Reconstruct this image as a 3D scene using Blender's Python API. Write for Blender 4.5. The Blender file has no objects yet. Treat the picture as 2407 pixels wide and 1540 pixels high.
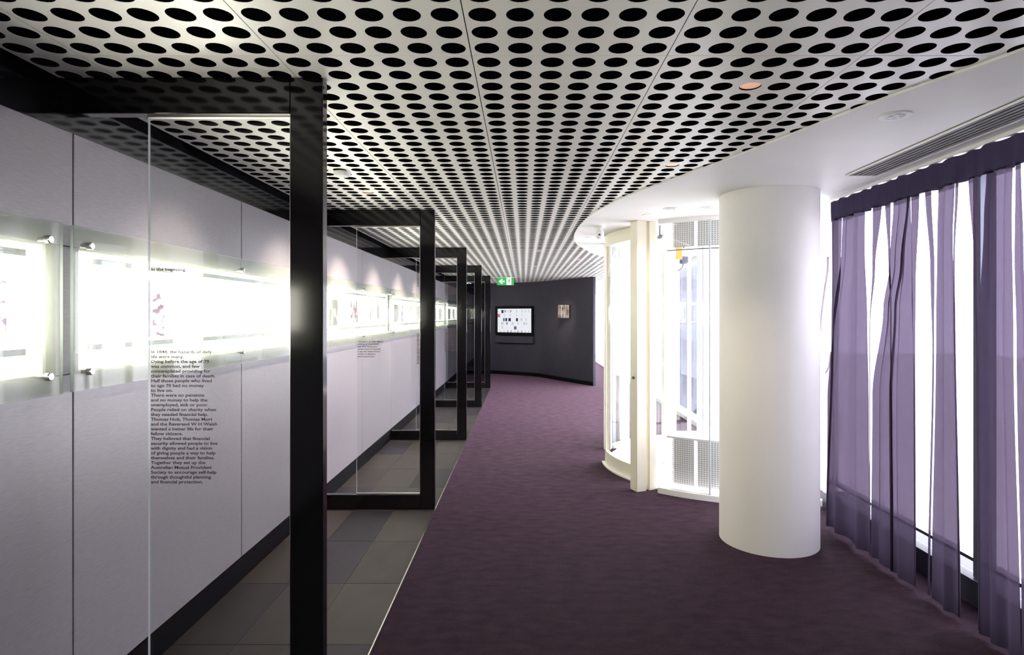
import bpy, bmesh, math, random
from mathutils import Vector, Matrix

random.seed(7)
scene = bpy.context.scene
COL = scene.collection
PI = math.pi

# ------------------------------------------------------------------ camera
F_PX = 1410.0
EYE = 1.467
cam_d = bpy.data.cameras.new('camera')
cam = bpy.data.objects.new('camera', cam_d)
COL.objects.link(cam)
cam_d.sensor_fit = 'HORIZONTAL'
cam_d.sensor_width = 36.0
cam_d.lens = 36.0 * F_PX / 2407.0
cam_d.clip_start = 0.02
cam_d.clip_end = 300
cam.location = (0, 0, EYE)
cam.rotation_euler = (PI / 2, 0, 0)
cam_d.shift_x = -27.5 / 2407.0   # shift lens: verticals stay upright
cam_d.shift_y = -29.0 / 2407.0
scene.camera = cam

# ------------------------------------------------------------------ world, light, exposure
SKY = 7.6
w = bpy.data.worlds.new('sky')
scene.world = w
w.use_nodes = True
bgn = w.node_tree.nodes['Background']
bgn.inputs[0].default_value = (0.975, 0.945, 1.05, 1)
bgn.inputs[1].default_value = SKY
scene.view_settings.view_transform = 'Standard'
scene.view_settings.look = 'None'
scene.view_settings.exposure = 0.62
scene.view_settings.gamma = 1.0
scene.view_settings.use_curve_mapping = False
cy = scene.cycles
cy.use_denoising = True
cy.max_bounces = 10
cy.diffuse_bounces = 6
cy.glossy_bounces = 5
cy.transmission_bounces = 6
cy.transparent_max_bounces = 24
cy.sample_clamp_indirect = 6.0
cy.caustics_reflective = False
cy.caustics_refractive = False
WARM = (1.0, 0.84, 0.66)
SPOT_W = 92.0        # accent downlights along the display wall
FLOOD_W = 30.0       # corridor downlights

# ------------------------------------------------------------------ materials
def nodes_of(m):
    return m.node_tree.nodes, m.node_tree.links

def pmat(name, col, rough=0.5, metal=0.0, spec=0.5, coat=0.0, emit=None, es=0.0):
    m = bpy.data.materials.new(name)
    m.use_nodes = True
    b = m.node_tree.nodes['Principled BSDF']
    b.inputs['Base Color'].default_value = (*col, 1)
    b.inputs['Roughness'].default_value = rough
    b.inputs['Metallic'].default_value = metal
    b.inputs['Specular IOR Level'].default_value = spec
    b.inputs['Coat Weight'].default_value = coat
    if emit:
        b.inputs['Emission Color'].default_value = (*emit, 1)
        b.inputs['Emission Strength'].default_value = es
    return m

def noise_col(m, c1, c2, scale, stretch=(1, 1, 1), bump=0.0, detail=4, lo=0.35, hi=0.65, rough_var=None):
    """colour grain between c1 and c2, on object-space coordinates"""
    N, L = nodes_of(m)
    b = N['Principled BSDF']
    tc = N.new('ShaderNodeNewGeometry')
    mp = N.new('ShaderNodeMapping')
    mp.inputs['Scale'].default_value = stretch
    L.new(tc.outputs['Position'], mp.inputs['Vector'])
    nz = N.new('ShaderNodeTexNoise')
    nz.inputs['Scale'].default_value = scale
    nz.inputs['Detail'].default_value = detail
    L.new(mp.outputs['Vector'], nz.inputs['Vector'])
    cr = N.new('ShaderNodeValToRGB')
    cr.color_ramp.elements[0].position = lo
    cr.color_ramp.elements[1].position = hi
    cr.color_ramp.elements[0].color = (*c1, 1)
    cr.color_ramp.elements[1].color = (*c2, 1)
    L.new(nz.outputs['Fac'], cr.inputs['Fac'])
    L.new(cr.outputs['Color'], b.inputs['Base Color'])
    if bump:
        bp = N.new('ShaderNodeBump')
        bp.inputs['Strength'].default_value = bump
        bp.inputs['Distance'].default_value = 0.002
        L.new(nz.outputs['Fac'], bp.inputs['Height'])
        L.new(bp.outputs['Normal'], b.inputs['Normal'])
    return m

def glass_mat(name, tint, gloss=1.0, haze=0.0, haze_col=(0.9, 0.93, 0.9), rough=0.0):
    """clear sheet glass: straight-through transmission, fresnel reflection, optional frosting"""
    m = bpy.data.materials.new(name)
    m.use_nodes = True
    N, L = nodes_of(m)
    N.clear()
    out = N.new('ShaderNodeOutputMaterial')
    tr = N.new('ShaderNodeBsdfTransparent')
    tr.inputs[0].default_value = (*tint, 1)
    gl = N.new('ShaderNodeBsdfGlossy')
    gl.inputs['Roughness'].default_value = rough
    lw = N.new('ShaderNodeLayerWeight')
    lw.inputs['Blend'].default_value = 0.5
    pw = N.new('ShaderNodeMath')
    pw.operation = 'POWER'
    pw.inputs[1].default_value = 5.0
    L.new(lw.outputs['Facing'], pw.inputs[0])
    mu = N.new('ShaderNodeMath')
    mu.operation = 'MULTIPLY_ADD'
    mu.inputs[1].default_value = 0.9 * gloss
    mu.inputs[2].default_value = 0.035 * gloss
    L.new(pw.outputs[0], mu.inputs[0])
    mx = N.new('ShaderNodeMixShader')
    L.new(mu.outputs[0], mx.inputs[0])
    L.new(gl.outputs[0], mx.inputs[2])
    if haze > 0:
        df = N.new('ShaderNodeBsdfDiffuse')
        df.inputs[0].default_value = (*haze_col, 1)
        tl = N.new('ShaderNodeBsdfTranslucent')
        tl.inputs[0].default_value = (*haze_col, 1)
        m1 = N.new('ShaderNodeMixShader')
        m1.inputs[0].default_value = 0.5
        L.new(df.outputs[0], m1.inputs[1])
        L.new(tl.outputs[0], m1.inputs[2])
        m2 = N.new('ShaderNodeMixShader')
        m2.inputs[0].default_value = haze
        L.new(tr.outputs[0], m2.inputs[1])
        L.new(m1.outputs[0], m2.inputs[2])
        L.new(m2.outputs[0], mx.inputs[1])
    else:
        L.new(tr.outputs[0], mx.inputs[1])
    L.new(mx.outputs[0], out.inputs[0])
    return m

def sheer_mat(name, trans, body, cover):
    """sheer voile: part open weave, part translucent thread"""
    m = bpy.data.materials.new(name)
    m.use_nodes = True
    N, L = nodes_of(m)
    N.clear()
    out = N.new('ShaderNodeOutputMaterial')
    tr = N.new('ShaderNodeBsdfTransparent')
    tr.inputs[0].default_value = (*trans, 1)
    df = N.new('ShaderNodeBsdfDiffuse')
    df.inputs[0].default_value = (*body, 1)
    tl = N.new('ShaderNodeBsdfTranslucent')
    tl.inputs[0].default_value = (*body, 1)
    m1 = N.new('ShaderNodeMixShader')
    m1.inputs[0].default_value = 0.55
    L.new(df.outputs[0], m1.inputs[1])
    L.new(tl.outputs[0], m1.inputs[2])
    # thread cover rises at grazing angles, as in any weave
    lw = N.new('ShaderNodeLayerWeight')
    lw.inputs['Blend'].default_value = 0.35
    mr = N.new('ShaderNodeMapRange')
    mr.inputs['To Min'].default_value = cover
    mr.inputs['To Max'].default_value = min(1.0, cover + 0.35)
    L.new(lw.outputs['Facing'], mr.inputs['Value'])
    m2 = N.new('ShaderNodeMixShader')
    L.new(mr.outputs['Result'], m2.inputs[0])
    L.new(tr.outputs[0], m2.inputs[1])
    L.new(m1.outputs[0], m2.inputs[2])
    L.new(m2.outputs[0], out.inputs[0])
    return m

def emit_mat(name, col, strength):
    m = bpy.data.materials.new(name)
    m.use_nodes = True
    N, L = nodes_of(m)
    N.clear()
    out = N.new('ShaderNodeOutputMaterial')
    e = N.new('ShaderNodeEmission')
    e.inputs[0].default_value = (*col, 1)
    e.inputs[1].default_value = strength
    L.new(e.outputs[0], out.inputs[0])
    return m

def print_mat(name, c1, c2, scale, strength, lo, hi, stretch=(1, 1, 1)):
    """a faded photographic print on a backlit board"""
    m = emit_mat(name, (1, 1, 1), strength)
    N, L = nodes_of(m)
    e = [n for n in N if n.type == 'EMISSION'][0]
    g = N.new('ShaderNodeNewGeometry')
    mp = N.new('ShaderNodeMapping')
    mp.inputs['Scale'].default_value = stretch
    L.new(g.outputs['Position'], mp.inputs['Vector'])
    nz = N.new('ShaderNodeTexNoise')
    nz.inputs['Scale'].default_value = scale
    nz.inputs['Detail'].default_value = 5
    L.new(mp.outputs['Vector'], nz.inputs['Vector'])
    cr = N.new('ShaderNodeValToRGB')
    cr.color_ramp.elements[0].position = lo
    cr.color_ramp.elements[1].position = hi
    cr.color_ramp.elements[0].color = (*c1, 1)
    cr.color_ramp.elements[1].color = (*c2, 1)
    L.new(nz.outputs['Fac'], cr.inputs['Fac'])
    L.new(cr.outputs['Color'], e.inputs[0])
    return m

M = {}
M['carpet'] = noise_col(pmat('purple carpet pile', (0.1, 0.05, 0.09), 0.95, spec=0.1), (0.014, 0.008, 0.014), (0.028, 0.015, 0.024), 11.0, (0.8, 1.7, 1), 0, 10, 0.25, 0.75)
N_, L_ = nodes_of(M['carpet'])
N_['Principled BSDF'].inputs['Sheen Weight'].default_value = 0.40
N_['Principled BSDF'].inputs['Sheen Roughness'].default_value = 0.28
N_['Principled BSDF'].inputs['Sheen Tint'].default_value = (0.62, 0.36, 0.50, 1)
_nz = [n for n in N_ if n.type == 'TEX_NOISE'][0]
_mr = N_.new('ShaderNodeMapRange')
_mr.inputs['From Min'].default_value = 0.32; _mr.inputs['From Max'].default_value = 0.68
_mr.inputs['To Min'].default_value = 0.22; _mr.inputs['To Max'].default_value = 0.37
L_.new(_nz.outputs['Fac'], _mr.inputs['Value']); L_.new(_mr.outputs['Result'], N_['Principled BSDF'].inputs['Sheen Weight'])
_n = N_.new('ShaderNodeTexNoise'); _n.inputs['Scale'].default_value = 160; _n.inputs['Detail'].default_value = 3
_b = N_.new('ShaderNodeBump'); _b.inputs['Strength'].default_value = 0.5; _b.inputs['Distance'].default_value = 0.006
_g = N_.new('ShaderNodeNewGeometry'); L_.new(_g.outputs['Position'], _n.inputs['Vector'])
L_.new(_n.outputs['Fac'], _b.inputs['Height']); L_.new(_b.outputs['Normal'], N_['Principled BSDF'].inputs['Normal'])
TILE_K = 0.28
TILE_COLS = [((0.105, 0.098, 0.098), (0.130, 0.120, 0.118)), ((0.138, 0.124, 0.108), (0.165, 0.150, 0.132)), ((0.098, 0.088, 0.112), (0.120, 0.108, 0.132)), ((0.165, 0.148, 0.128), (0.192, 0.174, 0.152)), ((0.074, 0.070, 0.084), (0.094, 0.088, 0.100))]
M['tiles'] = [noise_col(pmat('grey stone tile %s' % 'abcde'[i], a, 0.48, spec=0.2), a, b, 6, (1.5, 0.8, 1), 0.02) for i, (a, b) in enumerate([[(TILE_K * q[0], TILE_K * q[1] * 0.97, TILE_K * q[2] * 1.08) for q in p] for p in TILE_COLS])]
M['grout'] = pmat('dark grout', (0.05, 0.047, 0.05), 0.9)
M['steel'] = pmat('brushed steel', (0.62, 0.60, 0.58), 0.28, 1.0)
M['dark_steel'] = pmat('dark steel', (0.20, 0.20, 0.21), 0.35, 1.0)
M['black'] = pmat('black lacquer', (0.0055, 0.005, 0.006), 0.10, spec=0.45)
M['frieze'] = pmat('black glass frieze', (0.008, 0.008, 0.010), 0.10, spec=0.5)
M['void'] = pmat('black plenum', (0.004, 0.004, 0.005), 1.0, spec=0.0)
M['skirt'] = pmat('black skirting', (0.005, 0.0045, 0.006), 0.6, spec=0.05)
M['wall'] = noise_col(pmat('brushed mauve grey wall panel', (0.4, 0.37, 0.4), 0.36, 0.15, spec=1.0), (0.235, 0.217, 0.243), (0.292, 0.271, 0.298), 26, (1, 1, 14), 0.05, 6, 0.3, 0.7)
M['ceil'] = pmat('satin white perforated metal', (0.88, 0.86, 0.83), 0.32, spec=0.7)
M['white'] = noise_col(pmat('white paint', (0.84, 0.83, 0.82), 0.55, spec=0.3), (0.82, 0.81, 0.80), (0.85, 0.84, 0.83), 3)
M['column'] = noise_col(pmat('white column paint', (0.84, 0.82, 0.80), 0.5, spec=0.3), (0.82, 0.80, 0.775), (0.85, 0.83, 0.805), 2.5)
M['cream'] = pmat('cream powder coat', (0.80, 0.76, 0.62), 0.42, spec=0.4)
M['charcoal'] = noise_col(pmat('charcoal violet paint', (0.03, 0.028, 0.04), 0.7, spec=0.2), (0.036, 0.034, 0.050), (0.042, 0.039, 0.056), 3)
M['darkwall'] = pmat('dark rear wall paint', (0.05, 0.045, 0.055), 0.8)
M['pane'] = glass_mat('clear pane', (0.965, 0.975, 0.97), 1.0)
M['dimming'] = glass_mat('solar control pane', (0.80, 0.81, 0.83), 1.0)  # tint added to hold back daylight at the near end
M['leaf'] = glass_mat('clear partition glass', (0.97, 0.978, 0.973), 0.8)
M['tint'] = glass_mat('grey tinted glass', (0.46, 0.47, 0.52), 1.0)
M['edge'] = pmat('polished glass edge', (0.55, 0.62, 0.60), 0.15, spec=0.8)
M['frost'] = glass_mat('lightly frosted case glass', (0.93, 0.955, 0.93), 0.9, 0.24, (0.88, 0.93, 0.88))
M['niche'] = pmat('white niche lining', (0.85, 0.86, 0.80), 0.6)
M['board'] = emit_mat('backlit board', (1.0, 0.95, 0.82), 13.0)
M['lamp_strip'] = emit_mat('hidden tube light', (1.0, 0.99, 0.84), 17.0)
M['rail_grey'] = pmat('grey holder rail', (0.50, 0.54, 0.55), 0.35)
M['ink'] = pmat('printed lettering', (0.055, 0.035, 0.045), 0.6)
M['sheer'] = sheer_mat('purple voile', (0.080, 0.066, 0.090), (0.055, 0.042, 0.066), 0.50)
M['header'] = sheer_mat('gathered header tape', (0.05, 0.042, 0.07), (0.022, 0.018, 0.032), 0.85)
M['copper'] = pmat('copper reflector', (0.78, 0.45, 0.33), 0.35, 0.6, emit=(1.0, 0.50, 0.32), es=0.25)
M['warm_lamp'] = emit_mat('warm lamp', (1.0, 0.86, 0.74), 5.0)
M['white_metal'] = pmat('white powder coat', (0.83, 0.83, 0.82), 0.4)
M['exit_green'] = pmat('exit sign green', (0.03, 0.30, 0.06), 0.4, emit=(0.03, 0.36, 0.07), es=0.30)
M['exit_white'] = pmat('exit sign white', (0.9, 0.95, 0.9), 0.4, emit=(0.9, 1.0, 0.92), es=0.45)
M['screen'] = emit_mat('lit screen', (0.92, 0.95, 1.0), 0.58)
M['orange'] = pmat('orange sign', (0.85, 0.48, 0.12), 0.5)
M['bluegrey'] = pmat('blue grey steel', (0.16, 0.17, 0.25), 0.5)
M['shade_backing'] = pmat('grey backing', (0.36, 0.35, 0.38), 0.8)
M['slate_blue'] = pmat('dark window sill', (0.045, 0.050, 0.075), 0.45)
M['ext_pale'] = noise_col(pmat('pale render', (0.8, 0.8, 0.78), 0.9), (0.78, 0.78, 0.76), (0.84, 0.84, 0.82), 0.5)
M['ext_blue'] = noise_col(pmat('blue grey cladding', (0.2, 0.22, 0.33), 0.9, spec=0.0), (0.036, 0.042, 0.072), (0.052, 0.060, 0.095), 0.3, (1, 1, 3))
M['ext_glass'] = pmat('far window glass', (0.018, 0.022, 0.045), 0.8, spec=0.0)
M['paving'] = pmat('pale paving', (0.72, 0.71, 0.69), 0.9)

# ------------------------------------------------------------------ mesh helpers
def box(bm, x0, x1, y0, y1, z0, z1, bevel=0.0):
    vs = [bm.verts.new((x, y, z)) for z in (z0, z1) for y in (y0, y1) for x in (x0, x1)]
    fs = [(0, 2, 3, 1), (4, 5, 7, 6), (0, 1, 5, 4), (2, 6, 7, 3), (0, 4, 6, 2), (1, 3, 7, 5)]
    faces = [bm.faces.new([vs[i] for i in f]) for f in fs]
    if bevel:
        es = {e for f in faces for e in f.edges}
        bmesh.ops.bevel(bm, geom=list(es), offset=bevel, segments=1, affect='EDGES')
    return vs

def box_bm(*a, bevel=0.0):
    bm = bmesh.new()
    box(bm, *a, bevel=bevel)
    return bm

def cyl(bm, p0, p1, r0, r1=None, seg=20, cap=True):
    r1 = r0 if r1 is None else r1
    a, b = Vector(p0), Vector(p1)
    d = (b - a).normalized()
    u = d.orthogonal().normalized()
    v = d.cross(u)
    ra = [bm.verts.new(a + (u * math.cos(2 * PI * i / seg) + v * math.sin(2 * PI * i / seg)) * r0) for i in range(seg)]
    rb = [bm.verts.new(b + (u * math.cos(2 * PI * i / seg) + v * math.sin(2 * PI * i / seg)) * r1) for i in range(seg)]
    for i in range(seg):
        j = (i + 1) % seg
        f = bm.faces.new((ra[i], ra[j], rb[j], rb[i]))
        f.smooth = True
    if cap:
        bm.faces.new(list(reversed(ra)))
        bm.faces.new(rb)

def lathe(bm, prof, seg=40, center=(0, 0), cap=True):
    """prof: (r, z) list bottom-to-top around a vertical axis"""
    rings = []
    for r, z in prof:
        rings.append([bm.verts.new((center[0] + r * math.cos(2 * PI * i / seg), center[1] + r * math.sin(2 * PI * i / seg), z)) for i in range(seg)])
    for a, b in zip(rings, rings[1:]):
        for i in range(seg):
            j = (i + 1) % seg
            f = bm.faces.new((a[i], a[j], b[j], b[i]))
            f.smooth = True
    if cap:
        bm.faces.new(list(reversed(rings[0])))
        bm.faces.new(rings[-1])

def tube(bm, pts, r, seg=8):
    rings = []
    P = [Vector(p) for p in pts]
    for i, p in enumerate(P):
        d = (P[min(i + 1, len(P) - 1)] - P[max(i - 1, 0)]).normalized()
        u = d.cross(Vector((1, 0, 0.01))).normalized()
        v = d.cross(u)
        rings.append([bm.verts.new(p + (u * math.cos(2 * PI * k / seg) + v * math.sin(2 * PI * k / seg)) * r) for k in range(seg)])
    for a, b in zip(rings, rings[1:]):
        for i in range(seg):
            j = (i + 1) % seg
            f = bm.faces.new((a[i], a[j], b[j], b[i]))
            f.smooth = True
    bm.faces.new(list(reversed(rings[0])))
    bm.faces.new(rings[-1])

def prism(bm, poly, z0, z1):
    """poly: ccw (x, y) outline, extruded in z"""
    a = [bm.verts.new((x, y, z0)) for x, y in poly]
    b = [bm.verts.new((x, y, z1)) for x, y in poly]
    n = len(poly)
    bm.faces.new(list(reversed(a)))
    bm.faces.new(b)
    for i in range(n):
        j = (i + 1) % n
        bm.faces.new((a[i], a[j], b[j], b[i]))

def arc_wall(bm, c, r0, r1, a0, a1, z0, z1, seg=24):
    """curved slab between radii r0<r1, angles in degrees"""
    cols = []
    for i in range(seg + 1):
        t = math.radians(a0 + (a1 - a0) * i / seg)
        cs, sn = math.cos(t), math.sin(t)
        cols.append([bm.verts.new((c[0] + r * cs, c[1] + r * sn, z)) for r, z in ((r0, z0), (r1, z0), (r1, z1), (r0, z1))])
    for a, b in zip(cols, cols[1:]):
        for k in range(4):
            l = (k + 1) % 4
            f = bm.faces.new((a[k], b[k], b[l], a[l]))
            f.smooth = True
    bm.faces.new(list(reversed(cols[0])))
    bm.faces.new(cols[-1])
    for e in bm.edges:
        if len(e.link_faces) == 2 and e.link_faces[0].normal.length == 0:
            pass

def to_mesh(name, bm, mats):
    bmesh.ops.recalc_face_normals(bm, faces=bm.faces[:])
    me = bpy.data.meshes.new(name)
    bm.to_mesh(me)
    bm.free()
    me.set_sharp_from_angle(angle=math.radians(38))
    for m in (mats if isinstance(mats, (list, tuple)) else [mats]):
        me.materials.append(m)
    return me

def link(name, me, parent=None, loc=(0, 0, 0), rot=(0, 0, 0), label=None):
    o = bpy.data.objects.new(name, me)
    COL.objects.link(o)
    o.location = loc
    o.rotation_euler = rot
    if parent:
        o.parent = parent
    if label:
        o['label'] = label
    return o

def obj(name, bm, mats, parent=None, loc=(0, 0, 0), rot=(0, 0, 0), label=None):
    return link(name, to_mesh(name, bm, mats), parent, loc, rot, label)

def thing(name, label, cat, loc=(0, 0, 0), rz=0.0, group=None):
    o = bpy.data.objects.new(name, None)
    COL.objects.link(o)
    o.empty_display_size = 0.1
    o.location = loc
    o.rotation_euler = (0, 0, rz)
    return tag(o, label, cat, group)

def tag(o, label, cat, group=None):
    o['label'] = label
    o['category'] = cat
    if group:
        o['group'] = group
    return o

def struct(o, label=None, cat=None):
    o['kind'] = 'structure'
    if label:
        o['label'] = label
    if cat:
        o['category'] = cat
    return o

def struct_root(name, label, cat, loc=(0, 0, 0), rz=0.0):
    o = thing(name, label, cat, loc, rz)
    o['kind'] = 'structure'
    return o

# ------------------------------------------------------------------ dimensions (metres; x right, y along the corridor)
WALL_X = -1.569
CEIL_Z = 2.264
SOF_Z = 2.254
EDGE_X = -0.672          # where stone meets carpet
WIN_X = 2.33
CUR_X = 2.08
FRAME_Y = [2.006, 4.526, 7.041, 9.556, 12.08]
STRIP_END = 12.18
JOINT0, PANEL_W = 2.089, 1.247

# ------------------------------------------------------------------ floor
flr = struct(obj('floor', box_bm(EDGE_X + 0.004, 2.50, -3.0, 21.0, -0.05, 0.0), M['carpet']), 'dark purple carpet running the length of the corridor', 'floor')
bmf = box_bm(WALL_X, EDGE_X + 0.004, STRIP_END, 21.0, -0.05, 0.0)
obj('carpet_end', bmf, M['carpet'], flr)
obj('grout_bed', box_bm(WALL_X - 0.1, EDGE_X + 0.004, -3.0, STRIP_END, -0.06, -0.0025), M['grout'], flr)
tile_w = 0.3045
tile_l = 0.610
tile_meshes = []
for m in M['tiles']:
    bm = box_bm(0.0012, tile_w - 0.0012, 0.0012, tile_l - 0.0012, -0.02, 0.0, bevel=0.0008)
    tile_meshes.append(to_mesh('floor_tile', bm, m))
y = 3.891 - tile_l * 9
row = 0
while y < STRIP_END - 0.05:
    for c in range(3):
        if y > -1.5:
            k = [3, 1, 0, 2, 4][(row * 7 + c * 3 + random.randint(0, 4)) % 5]
            t = link('floor_tile', tile_meshes[k], flr, (EDGE_X - tile_w * (c + 1), y, random.uniform(-0.0004, 0.0004)))
            if y + tile_l > STRIP_END:
                t.scale.y = (STRIP_END - y) / tile_l
    y += tile_l
    row += 1
obj('trim_1', box_bm(EDGE_X, EDGE_X + 0.006, -1.5, STRIP_END, -0.01, 0.004), M['steel'])
struct(bpy.data.objects['trim_1'], 'thin bright metal strip between stone tiles and purple carpet', 'trim')

# ------------------------------------------------------------------ left wall
wl = struct_root('wall_left', 'mauve grey panelled wall with black frieze, left side of the corridor', 'wall', (WALL_X, 0, 0))
obj('wall_core', box_bm(-0.45, -0.20, -3.0, 16.0, 0, 2.5), M['void'], wl)
obj('frieze', box_bm(-0.10, -0.045, -3.0, 16.0, 2.06, CEIL_Z + 0.2), M['frieze'], wl)
obj('panel_backing', box_bm(-0.16, -0.03, -3.0, 16.0, 0.0, 1.25), M['void'], wl)
GAP = 0.003
first = JOINT0 - PANEL_W * 4
up_me = to_mesh('wall_panel', box_bm(-0.045, 0, GAP, PANEL_W - GAP, 1.705, 2.099, bevel=0.0012), M['wall'])
lo_me = to_mesh('wall_panel', box_bm(-0.030, 0, GAP, PANEL_W - GAP, 0.124, 1.262, bevel=0.0012), M['wall'])
pier_me = to_mesh('pier_panel', box_bm(-0.13, 0, -0.078, 0.026, 1.264, 1.703, bevel=0.001), M['wall'])
for k in range(15):
    yy = first + k * PANEL_W
    if yy > 15.6:
        break
    link('wall_panel', up_me, wl, (0, yy, 0))
    link('wall_panel', lo_me, wl, (0, yy, 0))
    if k % 2 == 0:
        link('pier_panel', pier_me, wl, (0, yy, 0))
bb = struct(obj('baseboard_left', box_bm(WALL_X - 0.02, WALL_X + 0.006, -3.0, 15.6, 0.0, 0.122), M['skirt']), 'black skirting under the grey wall panels', 'baseboard')

# ------------------------------------------------------------------ display cases on the left wall
GX = -1.545
prints = [
    print_mat('faded mauve print', (0.17, 0.11, 0.17), (1.0, 0.97, 0.93), 17, 2.0, 0.42, 0.60, (1, 1, 2.2)),
    print_mat('faded grey print', (0.30, 0.30, 0.29), (1.0, 0.99, 0.96), 11, 1.6, 0.52, 0.70),
    print_mat('faded rose print', (0.26, 0.15, 0.19), (1.0, 0.98, 0.95), 16, 1.9, 0.46, 0.60, (1, 2, 1)),
    print_mat('faded yellow print', (0.36, 0.35, 0.30), (1.0, 0.99, 0.95), 10, 1.6, 0.46, 0.66),
]
CASE_L = 2.448
board_me = to_mesh('display_board', box_bm(-0.02, 0, 0.18, CASE_L - 0.11, 1.360, 1.655), M['board'])
back_bm = bmesh.new()
box(back_bm, -0.135, -0.12, 0.03, CASE_L - 0.03, 1.262, 1.705)
box(back_bm, -0.12, -0.034, 0.03, CASE_L - 0.03, 1.2625, 1.270)
box(back_bm, -0.12, -0.034, 0.03, CASE_L - 0.03, 1.697, 1.7045)
box(back_bm, -0.12, -0.034, 0.03, 0.042, 1.27, 1.697)
box(back_bm, -0.12, -0.034, CASE_L - 0.042, CASE_L - 0.03, 1.27, 1.697)
back_me = to_mesh('niche_lining', back_bm, M['niche'])
M['clear_case'] = glass_mat('clear case glass', (0.965, 0.98, 0.965), 0.9, 0.02, (0.88, 0.93, 0.88))
pane_bm = bmesh.new()
gy, gz = [0, 0.085, CASE_L - 0.085, CASE_L], [1.203, 1.292, 1.688, 1.776]
for xx in (-0.010, 0.0):
    for i in range(3):
        for j in range(3):
            f = pane_bm.faces.new([pane_bm.verts.new((xx, gy[i + p], gz[j + q])) for p, q in ((0, 0), (1, 0), (1, 1), (0, 1))])
            f.material_index = 2 if i == 1 and j == 1 else 0
bmesh.ops.remove_doubles(pane_bm, verts=pane_bm.verts[:], dist=1e-5)
be = [e for e in pane_bm.edges if len(e.link_faces) == 1]
for f in bmesh.ops.bridge_loops(pane_bm, edges=be)['faces']:
    f.material_index = 1
pane_me = to_mesh('glass_front', pane_bm, [M['frost'], M['edge'], M['clear_case']])
rail_t = to_mesh('holder_rail', box_bm(-0.030, 0.004, 0.17, CASE_L - 0.10, 1.655, 1.676), M['rail_grey'])
rail_b = to_mesh('holder_rail', box_bm(-0.030, 0.004, 0.17, CASE_L - 0.10, 1.339, 1.360), M['rail_grey'])
so_bm = bmesh.new()
cyl(so_bm, (-0.030, 0, 0), (0.0, 0, 0), 0.008, seg=16)
cyl(so_bm, (0.0, 0, 0), (0.014, 0, 0), 0.0135, seg=20)
cyl(so_bm, (0.014, 0, 0), (0.017, 0, 0), 0.0135, 0.011, seg=20)
so_me = to_mesh('standoff', so_bm, M['steel'])
strip_me = to_mesh('tube_light', box_bm(-0.088, -0.080, 0.30, CASE_L - 0.25, 1.575, 1.590), M['lamp_strip'])
strip2_me = to_mesh('tube_light', box_bm(-0.088, -0.080, 0.30, CASE_L - 0.25, 1.420, 1.435), M['lamp_strip'])
CASE_LAB = ['glowing wall display case at the left picture edge, before the first black frame',
            'glowing wall display case seen through the glass leaf of the first black frame',
            'glowing wall display case behind the second black frame, with narrow reddish prints',
            'glowing wall display case seen through the third black frame',
            'dim far display case seen through tinted glass near the corridor end',
            'small dim display case beyond the last black frame']
PR = [  # per case: y offset, width, z0, height, print kind
    [(1.62, 0.66, 1.375, 0.24, 0)],
    [(0.215, 0.10, 1.405, 0.19, 2), (0.46, 0.135, 1.375, 0.20, 0), (0.74, 0.10, 1.42, 0.11, 3), (1.30, 0.62, 1.362, 0.27, 1), (2.0, 0.25, 1.40, 0.2, 2)],
    [(0.35, 0.30, 1.38, 0.22, 3), (0.95, 0.28, 1.40, 0.20, 2), (1.34, 0.13, 1.37, 0.25, 1), (1.58, 0.20, 1.37, 0.25, 3), (1.95, 0.15, 1.42, 0.20, 1)],
    [(0.30, 0.30, 1.38, 0.22, 1), (0.72, 0.22, 1.38, 0.22, 2), (1.20, 0.40, 1.38, 0.22, 3), (1.80, 0.40, 1.38, 0.22, 1)],
    [(0.30, 0.30, 1.38, 0.22, 1), (0.9, 0.5, 1.38, 0.22, 3), (1.7, 0.40, 1.38, 0.22, 1)],
    [(0.50, 0.50, 1.38, 0.22, 1), (1.4, 0.5, 1.38, 0.22, 3)],
]
for i in range(6):
    y0 = 2.057 + (i - 1) * 2.494
    L = CASE_L
    if y0 + L > 15.4:
        break
    c = thing('display_case', CASE_LAB[i], 'display case', (GX, y0, 0), 0, 'backlit display cases along the left wall')
    link('niche_lining', back_me, c)
    link('tube_light', strip_me, c, label='hidden tube light behind the board')
    link('tube_light', strip2_me, c)
    b = link('display_board', board_me, c, (-0.045, 0, 0), label='bright backlit board with faded prints')
    for (py, pw, pz, ph, kind) in PR[i]:
        bm = box_bm(0.0, 0.0015, py, py + pw, pz, pz + ph)
        obj('photo_print', bm, prints[kind], b, label=['mauve faded print', 'pale grey faded print', 'rose tinted faded print', 'pale cream faded print'][kind])
    link('holder_rail', rail_t, c, (-0.045, 0, 0))
    link('holder_rail', rail_b, c, (-0.045, 0, 0))
    link('glass_front', pane_me, c, label='frosted clear glass front')
    for yy in (0.07, L / 2, L - 0.07):
        for zz in (1.268, 1.712):
            link('standoff', so_me, c, (0, yy, zz))

# ------------------------------------------------------------------ glazed black frames
TEXT1 = """In 1848, the hazards of daily
life were many.
Dying before the age of 39
was common, and few
contemplated providing for
their families in case of death.
Half those people who lived
to age 70 had no money
to live on.
There were no pensions
and no money to help the
unemployed, sick or poor.
People relied on charity when
they needed financial help.
Thomas Holt, Thomas Mort
and the Reverend W H Walsh
wanted a better life for their
fellow citizens.
They believed that financial
security allowed people to live
with dignity and had a vision
of giving people a way to help
themselves and their families.
Together they set up the
Australian Mutual Provident
Society to encourage self-help
through thoughtful planning
and financial protection."""
TEXT2 = """Through it all, AMP helped
millions of Australians
and New Zealanders
achieve financial security
It has also helped those
victims of disasters
grow and prosper."""

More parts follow.
